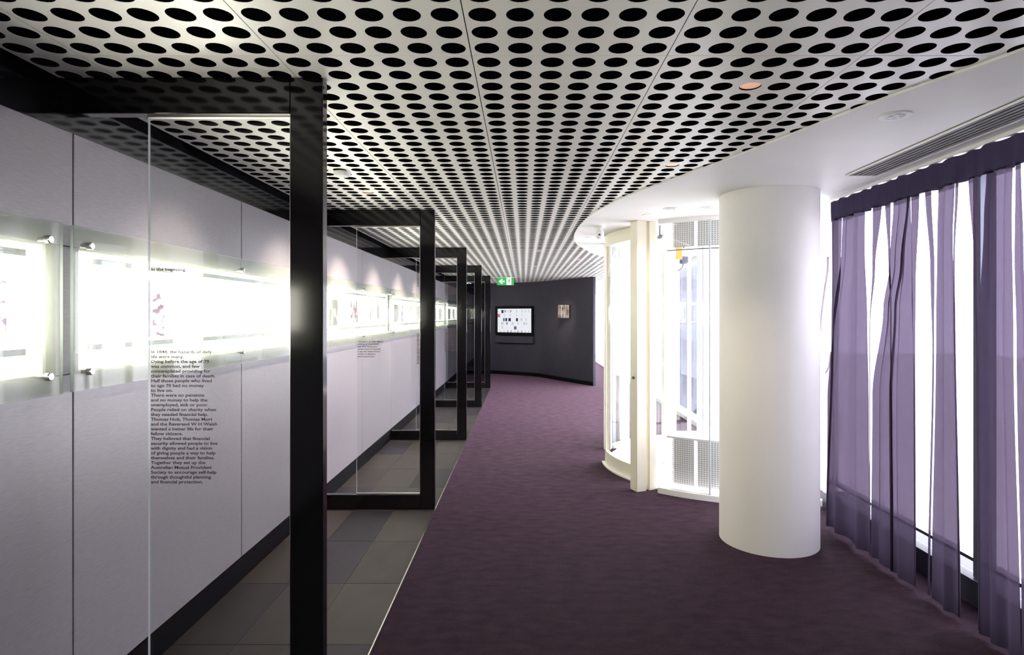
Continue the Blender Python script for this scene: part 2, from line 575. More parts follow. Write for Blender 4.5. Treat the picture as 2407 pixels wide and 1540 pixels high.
def lettering(body, parent, x, y, z, size, line, name='lettering', sx=1.0):
    cu = bpy.data.curves.new(name, 'FONT')
    cu.body = body
    cu.size = size
    cu.space_line = line / size
    cu.offset = size * 0.024
    cu.extrude = 0.0002
    cu.resolution_u = 2
    tmp = bpy.data.objects.new(name, cu)
    COL.objects.link(tmp)
    dg = bpy.context.evaluated_depsgraph_get()
    me = bpy.data.meshes.new_from_object(tmp.evaluated_get(dg))
    bpy.data.objects.remove(tmp)
    me.materials.clear()
    me.materials.append(M['ink'])
    o = link(name, me, parent, (x, y, z), (PI / 2, 0, 0))
    o.scale = (sx, 1, 1)
    return o

POST_W, POST_D, TOP_H, BOT_H = 0.110, 0.045, 0.122, 0.111
LEAF_X = -1.266
FRAME_LAB = ['nearest tall black lacquered portal frame with a long text on its glass leaf',
             'second black portal frame standing on stone tiles, with a short text on its glass',
             'third black portal frame along the carpet edge, narrow glass leaf with tiny text',
             'fourth black portal frame, second last before the dark end wall',
             'farthest black portal frame with grey tinted glass, next to the exit sign']
for i, fy in enumerate(FRAME_Y):
    x_l = WALL_X + 0.006
    fr = thing('portal_frame', FRAME_LAB[i], 'frame', (0, fy, 0), 0, 'black glazed portal frames along the carpet edge')
    obj('post', box_bm(EDGE_X - POST_W, EDGE_X, 0, POST_D, 0, CEIL_Z - 0.001, bevel=0.0025), M['black'], fr)
    obj('top_bar', box_bm(WALL_X - 0.044, EDGE_X - POST_W, 0, POST_D, CEIL_Z - TOP_H, CEIL_Z - 0.001, bevel=0.0025), M['black'], fr)
    obj('bottom_bar', box_bm(x_l, EDGE_X - POST_W, 0, POST_D, 0.0, BOT_H, bevel=0.0025), M['black'], fr)
    gx0 = LEAF_X if i < 4 else WALL_X + 0.045
    gb = box_bm(gx0, EDGE_X - POST_W - 0.004, 0.016, 0.028, BOT_H + 0.006, CEIL_Z - TOP_H - 0.006)
    gm = to_mesh('glass_leaf', gb, [M['leaf'] if i < 4 else M['tint'], M['edge']])
    for p in gm.polygons:
        if abs(p.normal.y) < 0.5:
            p.material_index = 1
    g = link('glass_leaf', gm, fr, label='clear glass leaf' if i < 4 else 'grey tinted glass leaf')
    ch = bmesh.new()
    box(ch, gx0 - 0.0, EDGE_X - POST_W, 0.012, 0.032, CEIL_Z - TOP_H - 0.009, CEIL_Z - TOP_H)
    obj('glazing_channel', ch, M['steel'], fr, label='thin steel channel under the top bar')
    ch = bmesh.new()
    box(ch, gx0, EDGE_X - POST_W, 0.012, 0.032, BOT_H, BOT_H + 0.008)
    obj('glazing_channel', ch, M['steel'], fr, label='thin steel channel on the bottom bar')
    ch = bmesh.new()
    box(ch, EDGE_X - POST_W - 0.005, EDGE_X - POST_W, 0.012, 0.032, BOT_H + 0.008, CEIL_Z - TOP_H - 0.009)
    obj('glazing_channel', ch, M['steel'], fr)
    LN = 0.01623
    tx = LEAF_X + 0.010
    if i == 0:
        lettering(TEXT1, g, tx, 0.0152, 1.3385, 0.0146, LN, 'lettering', 1.24)
        lettering('In the beginning', g, tx, 0.0152, 1.617, 0.0146, LN, 'lettering', 1.24)
    elif i == 1:
        lettering(TEXT2, g, tx, 0.0152, 1.262, 0.0146, 0.0187, 'lettering', 1.20)
    elif i < 4:
        # text blocks too far and too oblique to read: marks only
        bm = bmesh.new()
        for zt, n in ((1.98, 12), (1.24, 22)):
            for r in range(n):
                z = zt - r * 0.0164
                x = tx
                while x < tx + 0.17:
                    wd = random.uniform(0.02, 0.055)
                    box(bm, x, x + wd, 0.0148, 0.0156, z, z + 0.007)
                    x += wd + 0.006
        lt = obj('lettering', bm, M['ink'], g, label='block of tiny unreadable text')
        lt['kind'] = 'stuff'

# ------------------------------------------------------------------ ceiling
HOLE_R, PITCH_H, TILE = 0.0372, 0.100, 0.600
cl = struct_root('ceiling', 'white metal ceiling of square tiles with large round holes', 'ceiling', (0, 0, CEIL_Z))
obj('plenum', box_bm(-1.75, 2.45, -3.0, 21.0, 0.26, 0.40), M['void'], cl, label='black void seen through the holes')

def perforated(nx, ny, seg=20):
    bm = bmesh.new()
    g = 0.0016
    W, H = nx * PITCH_H, ny * PITCH_H
    xs = [i * PITCH_H for i in range(nx + 1)]
    ys = [i * PITCH_H for i in range(ny + 1)]
    xs[0] += g; xs[-1] -= g; ys[0] += g; ys[-1] -= g
    cache = {}
    def V(x, y, z=0.0):
        k = (round(x, 5), round(y, 5), round(z, 5))
        if k not in cache:
            cache[k] = bm.verts.new((x, y, z))
        return cache[k]
    for i in range(nx):
        for j in range(ny):
            x0, x1, y0, y1 = xs[i], xs[i + 1], ys[j], ys[j + 1]
            cx, cyy = (i + 0.5) * PITCH_H, (j + 0.5) * PITCH_H
            ring = [bm.verts.new((cx + HOLE_R * math.cos(2 * PI * k / seg + PI / 4), cyy + HOLE_R * math.sin(2 * PI * k / seg + PI / 4), 0)) for k in range(seg)]
            up = [bm.verts.new((v.co.x, v.co.y, 0.0008)) for v in ring]
            corners = [V(x1, y1), V(x0, y1), V(x0, y0), V(x1, y0)]
            q = seg // 4
            for s in range(4):
                a = [ring[(s * q + k) % seg] for k in range(q + 1)]
                bm.faces.new([corners[s], corners[(s + 1) % 4]] + list(reversed(a)))
            for k in range(seg):
                f = bm.faces.new((ring[k], ring[(k + 1) % seg], up[(k + 1) % seg], up[k]))
                f.smooth = True
    # folded-up edges
    X0, X1, Y0, Y1 = xs[0], xs[-1], ys[0], ys[-1]
    for (a, b) in (((X0, Y0), (X1, Y0)), ((X1, Y0), (X1, Y1)), ((X1, Y1), (X0, Y1)), ((X0, Y1), (X0, Y0))):
        bm.faces.new([bm.verts.new((a[0], a[1], 0)), bm.verts.new((b[0], b[1], 0)), bm.verts.new((b[0], b[1], 0.003)), bm.verts.new((a[0], a[1], 0.003))])
    bm.normal_update()
    for f in bm.faces:
        if abs(f.normal.z) > 0.9 and f.normal.z > 0:
            f.normal_flip()
    me = bpy.data.meshes.new('ceiling_tile')
    bm.to_mesh(me)
    bm.free()
    me.materials.append(M['ceil'])
    return me

full_me = perforated(6, 6)
narrow_me = perforated(2, 6)
X_SEAMS = [-0.160 + TILE * k for k in range(-2, 5)]     # -1.36 ... 2.24
Y0S = 1.842
for r in range(-4, 26):
    yy = Y0S + r * TILE
    if yy > 16.9:
        break
    if yy < 15.4:
        link('ceiling_tile', narrow_me, cl, (-1.560, yy, 0))
    for xk in X_SEAMS[:-1]:
        # leave out tiles wholly above the plaster bulkhead or behind the end wall
        if xk > 1.3 and yy < 7.6:
            continue
        if xk > 0.9 and 2.6 < yy < 7.2:
            continue
        if yy > 14.9 and xk < 0.9:
            continue
        link('ceiling_tile', full_me, cl, (xk, yy, 0))

# curved plaster bulkhead along the window side
curve = [(2.30, -3.0), (2.05, -0.9), (1.90, 0.0), (1.76, 0.75), (1.62, 1.32), (1.485, 1.781), (1.309, 2.199), (1.165, 2.63), (1.021, 3.07), (0.85, 3.52), (0.694, 3.929), (0.600, 4.32), (0.535, 4.70), (0.500, 5.15), (0.490, 5.60), (0.505, 6.05), (0.545, 6.42), (0.623, 6.81), (0.764, 7.297), (0.895, 7.697), (1.097, 8.114), (1.45, 8.60), (1.9, 9.0), (2.30, 9.25)]
def catmull(pts, n=4):
    out = []
    for i in range(len(pts) - 1):
        p0, p1, p2, p3 = pts[max(i - 1, 0)], pts[i], pts[i + 1], pts[min(i + 2, len(pts) - 1)]
        for k in range(n):
            t = k / n
            out.append(tuple(0.5 * (2 * p1[a] + (p2[a] - p0[a]) * t + (2 * p0[a] - 5 * p1[a] + 4 * p2[a] - p3[a]) * t * t + (3 * p1[a] - p0[a] - 3 * p2[a] + p3[a]) * t ** 3) for a in (0, 1)))
    out.append(pts[-1])
    return out
sm = catmull(curve)
bm = bmesh.new()
lo = [(bm.verts.new((x, y, SOF_Z)), bm.verts.new((2.33, y, SOF_Z))) for x, y in sm]
hi = [(bm.verts.new((x, y, CEIL_Z - 0.0005)), bm.verts.new((2.33, y, CEIL_Z - 0.0005))) for x, y in sm]
for i in range(len(sm) - 1):
    bm.faces.new((lo[i][0], lo[i][1], lo[i + 1][1], lo[i + 1][0]))
    bm.faces.new((hi[i][0], hi[i + 1][0], hi[i + 1][1], hi[i][1]))
    bm.faces.new((lo[i][0], lo[i + 1][0], hi[i + 1][0], hi[i][0]))
    bm.faces.new((lo[i][1], hi[i][1], hi[i + 1][1], lo[i + 1][1]))
bm.faces.new((lo[0][0], hi[0][0], hi[0][1], lo[0][1]))
bm.faces.new((lo[-1][0], lo[-1][1], hi[-1][1], hi[-1][0]))
bulk = struct(obj('ceiling_bulkhead', bm, M['white']), 'smooth white plaster ceiling with a curved edge over column and windows', 'ceiling')
obj('plenum_side', box_bm(2.33, 2.45, -3.0, 21.0, SOF_Z, CEIL_Z + 0.40), M['white'], None)
struct(bpy.data.objects['plenum_side'], 'white beam above the windows', 'wall')
bpy.data.objects['plenum_side'].name = 'wall_right'

# ------------------------------------------------------------------ column
bm = bmesh.new()
lathe(bm, [(0.306, 0.0), (0.306, SOF_Z - 0.0005)], seg=72)
struct(obj('column', bm, M['column'], None, (1.600, 3.925, 0)), 'thick round white column standing on the purple carpet', 'column')

# ------------------------------------------------------------------ end wall and enclosing walls
ew = [(-1.75, 15.25), (-0.814, 15.04), (-0.25, 14.72), (0.279, 14.36), (0.60, 13.87), (0.87, 13.36), (1.18, 12.86), (1.44, 12.42)]
ews = catmull(ew, 4)
def offset_path(path, d):
    out = []
    for i, p in enumerate(path):
        a, b = path[max(i - 1, 0)], path[min(i + 1, len(path) - 1)]
        t = Vector((b[0] - a[0], b[1] - a[1])).normalized()
        out.append((p[0] - t.y * d, p[1] + t.x * d))
    return out
def path_wall(bm, path, d0, d1, z0, z1):
    a, b = offset_path(path, d0), offset_path(path, d1)
    cols = [[bm.verts.new((p[0], p[1], z0)), bm.verts.new((q[0], q[1], z0)), bm.verts.new((q[0], q[1], z1)), bm.verts.new((p[0], p[1], z1))] for p, q in zip(a, b)]
    for c0, c1 in zip(cols, cols[1:]):
        for k in range(4):
            l = (k + 1) % 4
            f = bm.faces.new((c0[k], c1[k], c1[l], c0[l]))
            f.smooth = True
    bm.faces.new(list(reversed(cols[0])))
    bm.faces.new(cols[-1])
bm = bmesh.new()
path_wall(bm, ews, 0.0, 0.06, 0.0, CEIL_Z)
struct(obj('wall_back', bm, M['charcoal']), 'curved charcoal wall closing the corridor, with screen and picture', 'wall')
bm = bmesh.new()
path_wall(bm, ews, -0.012, 0.001, 0.0, 0.085)
struct(obj('baseboard_back', bm, M['skirt']), 'dark skirting along the foot of the curved charcoal wall', 'baseboard')
struct(obj('wall_rear', box_bm(-2.0, 2.45, -3.1, -3.0, -0.05, 2.7), M['darkwall']), 'dark wall behind the viewpoint', 'wall')
struct(obj('wall_far', box_bm(0.5, 2.45, 21.0, 21.1, -0.05, 2.7), M['white']), 'white wall far down the passage past the charcoal wall', 'wall')

# ------------------------------------------------------------------ windows along the right side
def window_bank(name, label, y0, y1, mull, frame_m, sill_h, mull_w=0.05):
    wn = struct_root(name, label, 'window', (WIN_X, 0, 0))
    obj('window_sill', box_bm(-0.06, 0.12, y0, y1, 0.0, sill_h - 0.002), M['slate_blue'] if sill_h > 0.1 else frame_m, wn)
    if sill_h > 0.1:
        obj('transom', box_bm(-0.015, 0.035, y0, y1, 0.198, 0.216), M['dark_steel'], wn)
    obj('window_head', box_bm(-0.02, 0.10, y0, y1, SOF_Z - 0.07, SOF_Z + 0.03), M['white_metal'], wn)
    ys = [y0] + mull + [y1]
    for m in ys:
        a, b = max(m - mull_w / 2, y0), min(m + mull_w / 2, y1)
        obj('mullion', box_bm(-0.03, 0.05, a, b, sill_h, SOF_Z - 0.07), M['white_metal'] if m == y1 else frame_m, wn)
    for a, b in zip(ys, ys[1:]):
        obj('pane', box_bm(0.006, 0.014, a + mull_w / 2, b - mull_w / 2, sill_h, SOF_Z - 0.07), M['dimming' if sill_h > 0.1 else 'pane'], wn)
window_bank('window_1', 'long bright window with dark low sill behind the purple curtain', -3.0, 4.56, [-1.75, -0.15, 1.45, 3.045], M['bluegrey'], 0.130)
window_bank('window_2', 'far white framed window at the end of the passage', 7.62, 20.95, [9.2, 10.8, 12.4, 14.0, 15.6, 17.2, 18.8], M['white_metal'], 0.06, 0.10)

# ------------------------------------------------------------------ curved glass enclosure
EC, ER = (2.08, 6.09), 1.49
en = thing('glass_enclosure', 'curved full height glass enclosure with white posts behind the column', 'glass enclosure', (EC[0], EC[1], 0))
O = (0.0, 0.0)
bm = bmesh.new(); arc_wall(bm, O, ER - 0.05, ER + 0.012, 229.5, 278.8, 0.0, 0.045); obj('base_rail', bm, M['white_metal'], en)
bm = bmesh.new(); arc_wall(bm, O, ER - 0.05, ER + 0.006, 229.5, 278.8, SOF_Z - 0.03, SOF_Z); obj('head_rail', bm, M['white_metal'], en)
for a0, a1 in ((229.5, 245.6), (245.8, 262.3), (262.5, 278.8)):
    bm = bmesh.new(); arc_wall(bm, O, ER - 0.016, ER - 0.006, a0, a1, 0.045, SOF_Z - 0.03, 10); obj('curved_pane', bm, M['pane'], en)
for a in (245.7, 262.4):
    t = math.radians(a)
    bm = bmesh.new(); cyl(bm, ((ER - 0.011) * math.cos(t), (ER - 0.011) * math.sin(t), 0.045), ((ER - 0.011) * math.cos(t), (ER - 0.011) * math.sin(t), SOF_Z - 0.03), 0.006, seg=8)
    obj('pane_joint', bm, M['rail_grey'], en)
# rear glass arc back to the window line, white floor inside
O2 = (-0.08, -0.16)
for a0, a1 in ((70, 96), (96.3, 122), (122.3, 146.5)):
    bm = bmesh.new(); arc_wall(bm, O2, 1.225, 1.235, a0, a1, 0.045, SOF_Z, 12); obj('curved_pane', bm, M['pane'], en)
bm = bmesh.new(); arc_wall(bm, O2, 1.20, 1.25, 70, 146.5, 0.0, 0.045); obj('base_rail', bm, M['white_metal'], en)
fp = [(ER * 0.975 * math.cos(math.radians(a)), ER * 0.975 * math.sin(math.radians(a))) for a in range(230, 280, 4)]
fp = [(-0.08 + 1.15 * math.cos(math.radians(a)), -0.16 + 1.15 * math.sin(math.radians(a))) for a in range(150, 214, 6)] + fp
fp += [(0.24, 1.45)] + [(-0.35, 1.45)] + [(-0.08 + 1.2 * math.cos(math.radians(a)), -0.16 + 1.2 * math.sin(math.radians(a))) for a in range(108, 148, 6)]
bm = bmesh.new(); prism(bm, fp, 0.001, 0.012); obj('inner_floor', bm, M['white_metal'], en, label='white floor inside the glass')
# posts at the doorway
def post(name, cx, cyy, sx, sy, rot, m, z1=SOF_Z):
    return obj(name, box_bm(-sx / 2, sx / 2, -sy / 2, sy / 2, 0, z1 - 0.0005, bevel=0.002), m, en, (cx - EC[0], cyy - EC[1], 0), (0, 0, math.radians(rot)))
post('door_post', 0.962, 5.035, 0.093, 0.104, 22, M['cream'])
post('door_jamb', 1.072, 5.055, 0.075, 0.05, 30, M['cream'])
post('door_post', 0.925, 6.585, 0.075, 0.10, -18, M['cream'])
# perforated bands inside the glass
def perf_arc(bm, r, a0, a1, z0, z1, pitch=0.019, hole=0.0056, seg=6):
    n = max(1, int(math.radians(a1 - a0) * r / pitch))
    rows = max(1, int((z1 - z0) / (pitch * 0.87)))
    hh = (z1 - z0) / rows
    da = (a1 - a0) / n
    def P(u, z):
        t = math.radians(a0 + u * da)
        return (r * math.cos(t), r * math.sin(t), z)
    wdt = math.radians(da) * r
    for j in range(rows):
        zc = z0 + (j + 0.5) * hh
        off = 0.5 if j % 2 else 0.0
        for i in range(n):
            u0, u1 = i, i + 1
            uc = i + 0.5
            c = [bm.verts.new(P(u0, zc - hh / 2)), bm.verts.new(P(u1, zc - hh / 2)), bm.verts.new(P(u1, zc + hh / 2)), bm.verts.new(P(u0, zc + hh / 2))]
            h = [bm.verts.new(P(uc + hole / wdt * math.cos(2 * PI * k / 8 + 5 * PI / 4) , zc + hole * math.sin(2 * PI * k / 8 + 5 * PI / 4))) for k in range(8)]
            for s in range(4):
                bm.faces.new((c[s], c[(s + 1) % 4], h[(2 * s + 2) % 8], h[2 * s + 1], h[2 * s]))
RP = 1.36
for a0, a1 in ((232, 239.5), (241, 249), (250, 254.5), (257, 264), (265, 272)):
    for z0, z1 in ((0.06, 0.44), (2.035, SOF_Z - 0.002)):
        bm = bmesh.new(); perf_arc(bm, RP, a0, a1, z0, z1); obj('perforated_panel', bm, M['white_metal'], en, label='white perforated metal panel')
        bm = bmesh.new(); arc_wall(bm, O, RP - 0.03, RP - 0.026, a0, a1, z0, z1, 8); obj('panel_backing', bm, M['shade_backing'], en)  # added grey sheet stands in for the darker space behind the holes
bm = bmesh.new(); arc_wall(bm, O, RP - 0.01, RP + 0.01, 230, 273, 0.44, 0.456); obj('panel_rail', bm, M['white_metal'], en)
bm = bmesh.new(); arc_wall(bm, O, RP - 0.006, RP + 0.006, 230, 273, 2.005, 2.013); obj('panel_rail', bm, M['dark_steel'], en, label='thin dark rail')
def wpost(x0, x1, y, d, m, z0=0.0, name='inner_post'):
    obj(name, box_bm(x0 - EC[0], x1 - EC[0], y - EC[1], y - EC[1] + d, z0, SOF_Z - 0.001, bevel=0.003), m, en)
wpost(1.370, 1.490, 5.85, 0.12, M['white_metal'])
wpost(1.200, 1.228, 5.62, 0.03, M['rail_grey'])
wpost(1.700, 1.730, 5.80, 0.10, M['rail_grey'])
wpost(1.735, 1.945, 5.80, 0.12, M['white_metal'])
wpost(1.662, 1.690, 6.05, 0.05, M['white_metal'])
wpost(1.280, 1.305, 6.00, 0.04, M['rail_grey'])
wpost(1.120, 1.235, 7.00, 0.10, M['white_metal'])
wpost(1.02, 1.06, 6.9, 0.05, M['rail_grey'])

# curved sliding door
door = struct_root('door_1', 'curved glass sliding door with cream frame beside the white posts', 'door', (2.0, 5.93, 0))
DR = 1.19
A0, A1 = 177.0, 213.0
bm = bmesh.new(); arc_wall(bm, O, DR - 0.035, DR, A0, A1, 0.012, 0.135); obj('bottom_rail', bm, M['cream'], door)
bm = bmesh.new(); arc_wall(bm, O, DR - 0.035, DR, A0, A1, 2.14, SOF_Z - 0.002); obj('top_rail', bm, M['cream'], door)
bm = bmesh.new(); arc_wall(bm, O, DR - 0.035, DR, A0, A0 + 3.0, 0.135, 2.14, 4); obj('door_stile', bm, M['cream'], door)
bm = bmesh.new(); arc_wall(bm, O, DR - 0.035, DR, A1 - 3.0, A1, 0.135, 2.14, 4); obj('door_stile', bm, M['cream'], door)
bm = bmesh.new(); arc_wall(bm, O, DR - 0.022, DR - 0.014, A0 + 3.0, A1 - 3.0, 0.135, 2.14); obj('door_pane', bm, M['pane'], door)
bm = bmesh.new(); arc_wall(bm, O, DR - 0.06, DR + 0.03, A0, A1, 0.0, 0.012); obj('door_track', bm, M['white_metal'], door)
# small lock disc on the post face
bm = bmesh.new(); box(bm, -0.011, 0.011, -0.004, 0.004, -0.011, 0.011, bevel=0.002)
lk = obj('lock', bm, M['dark_steel'], en, (0.912 - EC[0], 5.012 - EC[1], 0.945), (0, 0, math.radians(22 - 90)), label='small square lock plate')

# things mounted inside the enclosure
sg = tag(obj('hanging_sign', box_bm(-0.028, 0.028, -0.004, 0.004, -0.065, 0.065, bevel=0.002), M['orange'], None, (1.372, 5.30, 1.467 + 0.558)), 'small orange upright sign hanging inside the curved glass enclosure', 'sign')
fl = thing('floodlight', 'blue grey lamp head on a hooked arm inside the curved glass enclosure', 'lamp', (1.43, 5.35, 1.96))
bm = bmesh.new(); box(bm, -0.035, 0.035, -0.03, 0.03, -0.035, 0.03, bevel=0.01); obj('lamp_head', bm, M['bluegrey'], fl)
bm = bmesh.new(); tube(bm, [(-0.005, 0, 0.03), (-0.005, 0, 0.10), (0.0, 0, 0.15), (0, 0, 0.286)], 0.006); obj('hanger', bm, M['white_metal'], fl)
bm = bmesh.new(); tube(bm, [(-0.005, 0, -0.035), (-0.012, 0, -0.06), (-0.02, 0, -0.075), (-0.055, 0, -0.10)], 0.006); obj('arm', bm, M['dark_steel'], fl)
bm = bmesh.new()
for k in range(14):
    a, b = 2 * PI * k / 18, 2 * PI * (k + 1) / 18
    cyl(bm, (-0.003 + 0.016 * math.cos(a), -0.02, 0.125 + 0.016 * math.sin(a)), (-0.003 + 0.016 * math.cos(b), -0.02, 0.125 + 0.016 * math.sin(b)), 0.005, seg=6)
obj('ring_clip', bm, M['dark_steel'], fl)
bm = bmesh.new(); cyl(bm, (0, 0, 0), (0, 0.05, 0), 0.017, seg=16); cyl(bm, (0, 0.02, 0.0), (0, 0.02, 0.10), 0.007, seg=8)
tag(obj('detector', bm, M['dark_steel'], None, (1.178, 5.17, 2.145)), 'small dark round detector hanging near the cream jamb', 'detector')
# its stem reaches the plaster ceiling

# ------------------------------------------------------------------ camera dome on the bulkhead
cc = thing('security_camera', 'white bracket security camera under the plaster ceiling beside the cream door post', 'camera', (0.672, 5.30, SOF_Z))
bm = bmesh.new(); cyl(bm, (0, 0, 0), (0, 0, -0.02), 0.045, seg=24); obj('mount', bm, M['white_metal'], cc)
bm = bmesh.new(); lathe(bm, [(0.006, -0.115), (0.022, -0.11), (0.034, -0.095), (0.040, -0.07), (0.036, -0.045), (0.022, -0.028), (0.015, -0.02)], 20); obj('housing', bm, M['white_metal'], cc)
bm = bmesh.new(); cyl(bm, (-0.01, -0.030, -0.072), (-0.012, -0.075, -0.085), 0.018, seg=16); obj('lens_barrel', bm, M['white_metal'], cc)
bm = bmesh.new(); cyl(bm, (-0.012, -0.075, -0.085), (-0.0122, -0.0775, -0.0857), 0.008, seg=12); obj('lens', bm, M['dark_steel'], cc)

# ------------------------------------------------------------------ downlights
def point_spot(name, loc, power, col, angle, blend, parent, aim=None, size=0.03):
    d = bpy.data.lights.new(name, 'SPOT')
    d.energy = power
    d.color = col
    d.spot_size = math.radians(angle)
    d.spot_blend = blend
    d.shadow_soft_size = size
    o = bpy.data.objects.new(name, d)
    COL.objects.link(o)
    o.parent = parent
    o.location = loc
    if aim:
        o.rotation_euler = Vector(aim).to_track_quat('-Z', 'Y').to_euler()
    return o

disc_bm = bmesh.new()
cyl(disc_bm, (0, 0, 0.004), (0, 0, 0.010), HOLE_R - 0.002, seg=28)
disc_me = to_mesh('reflector', disc_bm, M['copper'])
can_bm = bmesh.new()
cyl(can_bm, (0, 0, 0.010), (0, 0, 0.10), HOLE_R - 0.001, seg=20)
can_me = to_mesh('lamp_can', can_bm, M['void'])
lab_l = ['first', 'second', 'third', 'fourth', 'fifth', 'sixth', 'seventh', 'eighth']
LROW = [2.69, 3.89, 5.09, 6.29, 7.49, 8.69, 9.89]
n = 0
for i, yy in enumerate(LROW):
    t = thing('downlight', 'copper downlight over the display wall, %s' % (
        ['just past the first black frame',
         'shortly before the second black frame', 'just past the second black frame', 'midway between second and third frame',
         'just past the third black frame', 'shortly before the fourth black frame', 'just past the fourth black frame'][i]),
        'downlight', (-1.01, yy, CEIL_Z), 0, 'copper downlights over the display wall')
    link('lamp_can', can_me, t)
    link('reflector', disc_me, t, label='copper coloured disc')
    point_spot('lamp', (0, 0, -0.03), SPOT_W * (0.28, 0.75, 1, 1, 1, 0.8, 0.6)[i], WARM, 84, 0.9, t, (-0.42, 0.0, -0.86), 0.02)
RROW = [(0.79, 2.09, 1), (0.79, 3.19, 1), (0.19, 7.49, 1), (0.19, 9.89, 1), (0.79, 8.69, 1), (0.79, 11.09, 1), (-0.11, 12.29, 0)]
RLAB = ['the large bright one nearest the plaster edge', 'smaller, just before the column', 'mid corridor beyond the plaster tip', 'far along the corridor centre', 'past the plaster tip near the passage side', 'nearest to the picture on the end wall', 'above the exit sign']
for (xx, yy, on), lb in zip(RROW, RLAB):
    t = thing('downlight', 'copper downlight over the carpet, %s' % lb, 'downlight', (xx, yy, CEIL_Z), 0, 'copper downlights over the carpet')
    link('lamp_can', can_me, t)
    link('reflector', disc_me, t)
    if on:
        point_spot('lamp', (0, 0, -0.03), FLOOD_W * (0.2 if yy < 2.5 else 1.0), WARM, 110, 0.9, t, (0, 0, -1), 0.03)
# artwork accent
t = thing('downlight', 'copper downlight aimed at the small picture on the charcoal wall', 'downlight', (0.69, 12.29, CEIL_Z), 0, 'copper downlights over the carpet')
link('lamp_can', can_me, t); link('reflector', disc_me, t)
point_spot('lamp', (0, 0, -0.03), 60, WARM, 52, 1.0, t, (0.06, 0.95, -0.90), 0.02)

# white smoke detector in the tile field
bm = bmesh.new(); lathe(bm, [(0.012, -0.030), (0.036, -0.024), (0.046, -0.010), (0.048, 0.0)], 28)
tag(obj('smoke_detector', bm, M['white_metal'], None, (-1.01, 3.34, CEIL_Z)), 'round white smoke detector on the perforated ceiling', 'smoke detector')

# white recessed rings in the plaster bulkhead
ring_bm = bmesh.new()
lathe(ring_bm, [(0.036, 0.0), (0.036, -0.004), (0.052, -0.007), (0.058, -0.004), (0.058, 0.0)], 32, cap=False)
ring_me = to_mesh('trim_ring', ring_bm, M['white_metal'])
lamp_bm = bmesh.new(); cyl(lamp_bm, (0, 0, -0.0005), (0, 0, -0.0035), 0.036, seg=24)
lamp_me = to_mesh('lamp_face', lamp_bm, M['rail_grey'])
lamp_on = to_mesh('lamp_face', (lambda b: (cyl(b, (0, 0, -0.0005), (0, 0, -0.0035), 0.030, seg=24), b)[1])(bmesh.new()), M['warm_lamp'])
lens_bm = bmesh.new()
for q in range(3):
    cyl(lens_bm, (0.017 * math.cos(q * 2.1 + 0.4), 0.017 * math.sin(q * 2.1 + 0.4), -0.0035), (0.017 * math.cos(q * 2.1 + 0.4), 0.017 * math.sin(q * 2.1 + 0.4), -0.007), 0.009, seg=12)
lens_me = to_mesh('lens_cluster', lens_bm, M['white_metal'])
small_ring = bmesh.new()
lathe(small_ring, [(0.030, 0.0), (0.030, -0.004), (0.040, -0.006), (0.044, 0.0)], 28, cap=False)
small_me = to_mesh('trim_ring', small_ring, M['white_metal'])
for (xx, yy, on, lb) in ((1.464, 2.362, 0, 'unlit one between grille and perforated ceiling'), (1.087, 4.429, 0, 'left of the column above the glass'), (0.972, 4.70, 1, 'lit one above the cream door post'), (1.352, 4.376, 0, 'partly behind the column top'), (0.670, 6.10, 1, 'lit one at the curved plaster tip')):
    t = thing('recessed_light', 'round white recessed light in the plaster ceiling, %s' % lb, 'downlight', (xx, yy, SOF_Z), 0, 'round lights in the plaster ceiling')
    link('trim_ring', small_me if on else ring_me, t)
    link('lamp_face', lamp_on if on else lamp_me, t)
    if not on:
        link('lens_cluster', lens_me, t)
    if on:
        point_spot('lamp', (0, 0, -0.02), 9, WARM, 120, 0.8, t, (0, 0, -1), 0.03)

# ------------------------------------------------------------------ slotted air grille in the bulkhead
gr = thing('air_grille', 'long slotted grey air grille in the plaster ceiling above the curtain', 'grille', (1.80, 0.0, SOF_Z))
GY0, GY1, GW = -0.6, 3.355, 0.185
bm = bmesh.new()
box(bm, 0, GW, GY0, GY1, -0.0025, -0.0005)
obj('grille_back', bm, pmat('grille shadow', (0.012, 0.011, 0.014), 0.8), gr)
for x0, x1 in ((0, 0.010), (GW - 0.010, GW)):
    obj('grille_frame', box_bm(x0, x1, GY0, GY1, -0.010, -0.0005, bevel=0.001), M['white_metal'], gr)
obj('grille_frame', box_bm(0.010, GW - 0.010, GY1 - 0.010, GY1, -0.010, -0.0005), M['white_metal'], gr)
blade_m = pmat('grey grille blade', (0.20, 0.195, 0.205), 0.45)
for k in range(6):
    x0 = 0.016 + k * 0.0275
    obj('grille_blade', box_bm(x0, x0 + 0.013, GY0, GY1 - 0.010, -0.0095, -0.003, bevel=0.001), blade_m, gr)

# ------------------------------------------------------------------ sheer curtain
cu = thing('curtain', 'sheer purple floor length curtain with dark gathered header in front of the bright window', 'curtain', (CUR_X, 0, 0))
HZ0, HZ1 = 2.100, 2.232
bm = bmesh.new()
ys = [4.075 - k * 0.0125 for k in range(int((4.075 + 1.4) / 0.0125))]
va, vb, vc = [], [], []
for k, yv in enumerate(ys):
    wv = 0.006 * math.sin(k * 0.9) + 0.007 * math.sin(k * 0.37 + 1.2)
    va.append(bm.verts.new((wv * 1.4, yv, HZ0 + 0.003 * math.sin(k * 0.5))))
    vb.append(bm.verts.new((wv, yv, (HZ0 + HZ1) / 2)))
    vc.append(bm.verts.new((wv * 0.8, yv, HZ1 + 0.004 * math.sin(k * 0.63))))
for A, B in ((va, vb), (vb, vc)):
    for i in range(len(ys) - 1):
        f = bm.faces.new((A[i], A[i + 1], B[i + 1], B[i])); f.smooth = True
obj('header', bm, M['header'], cu, label='dark gathered header band')
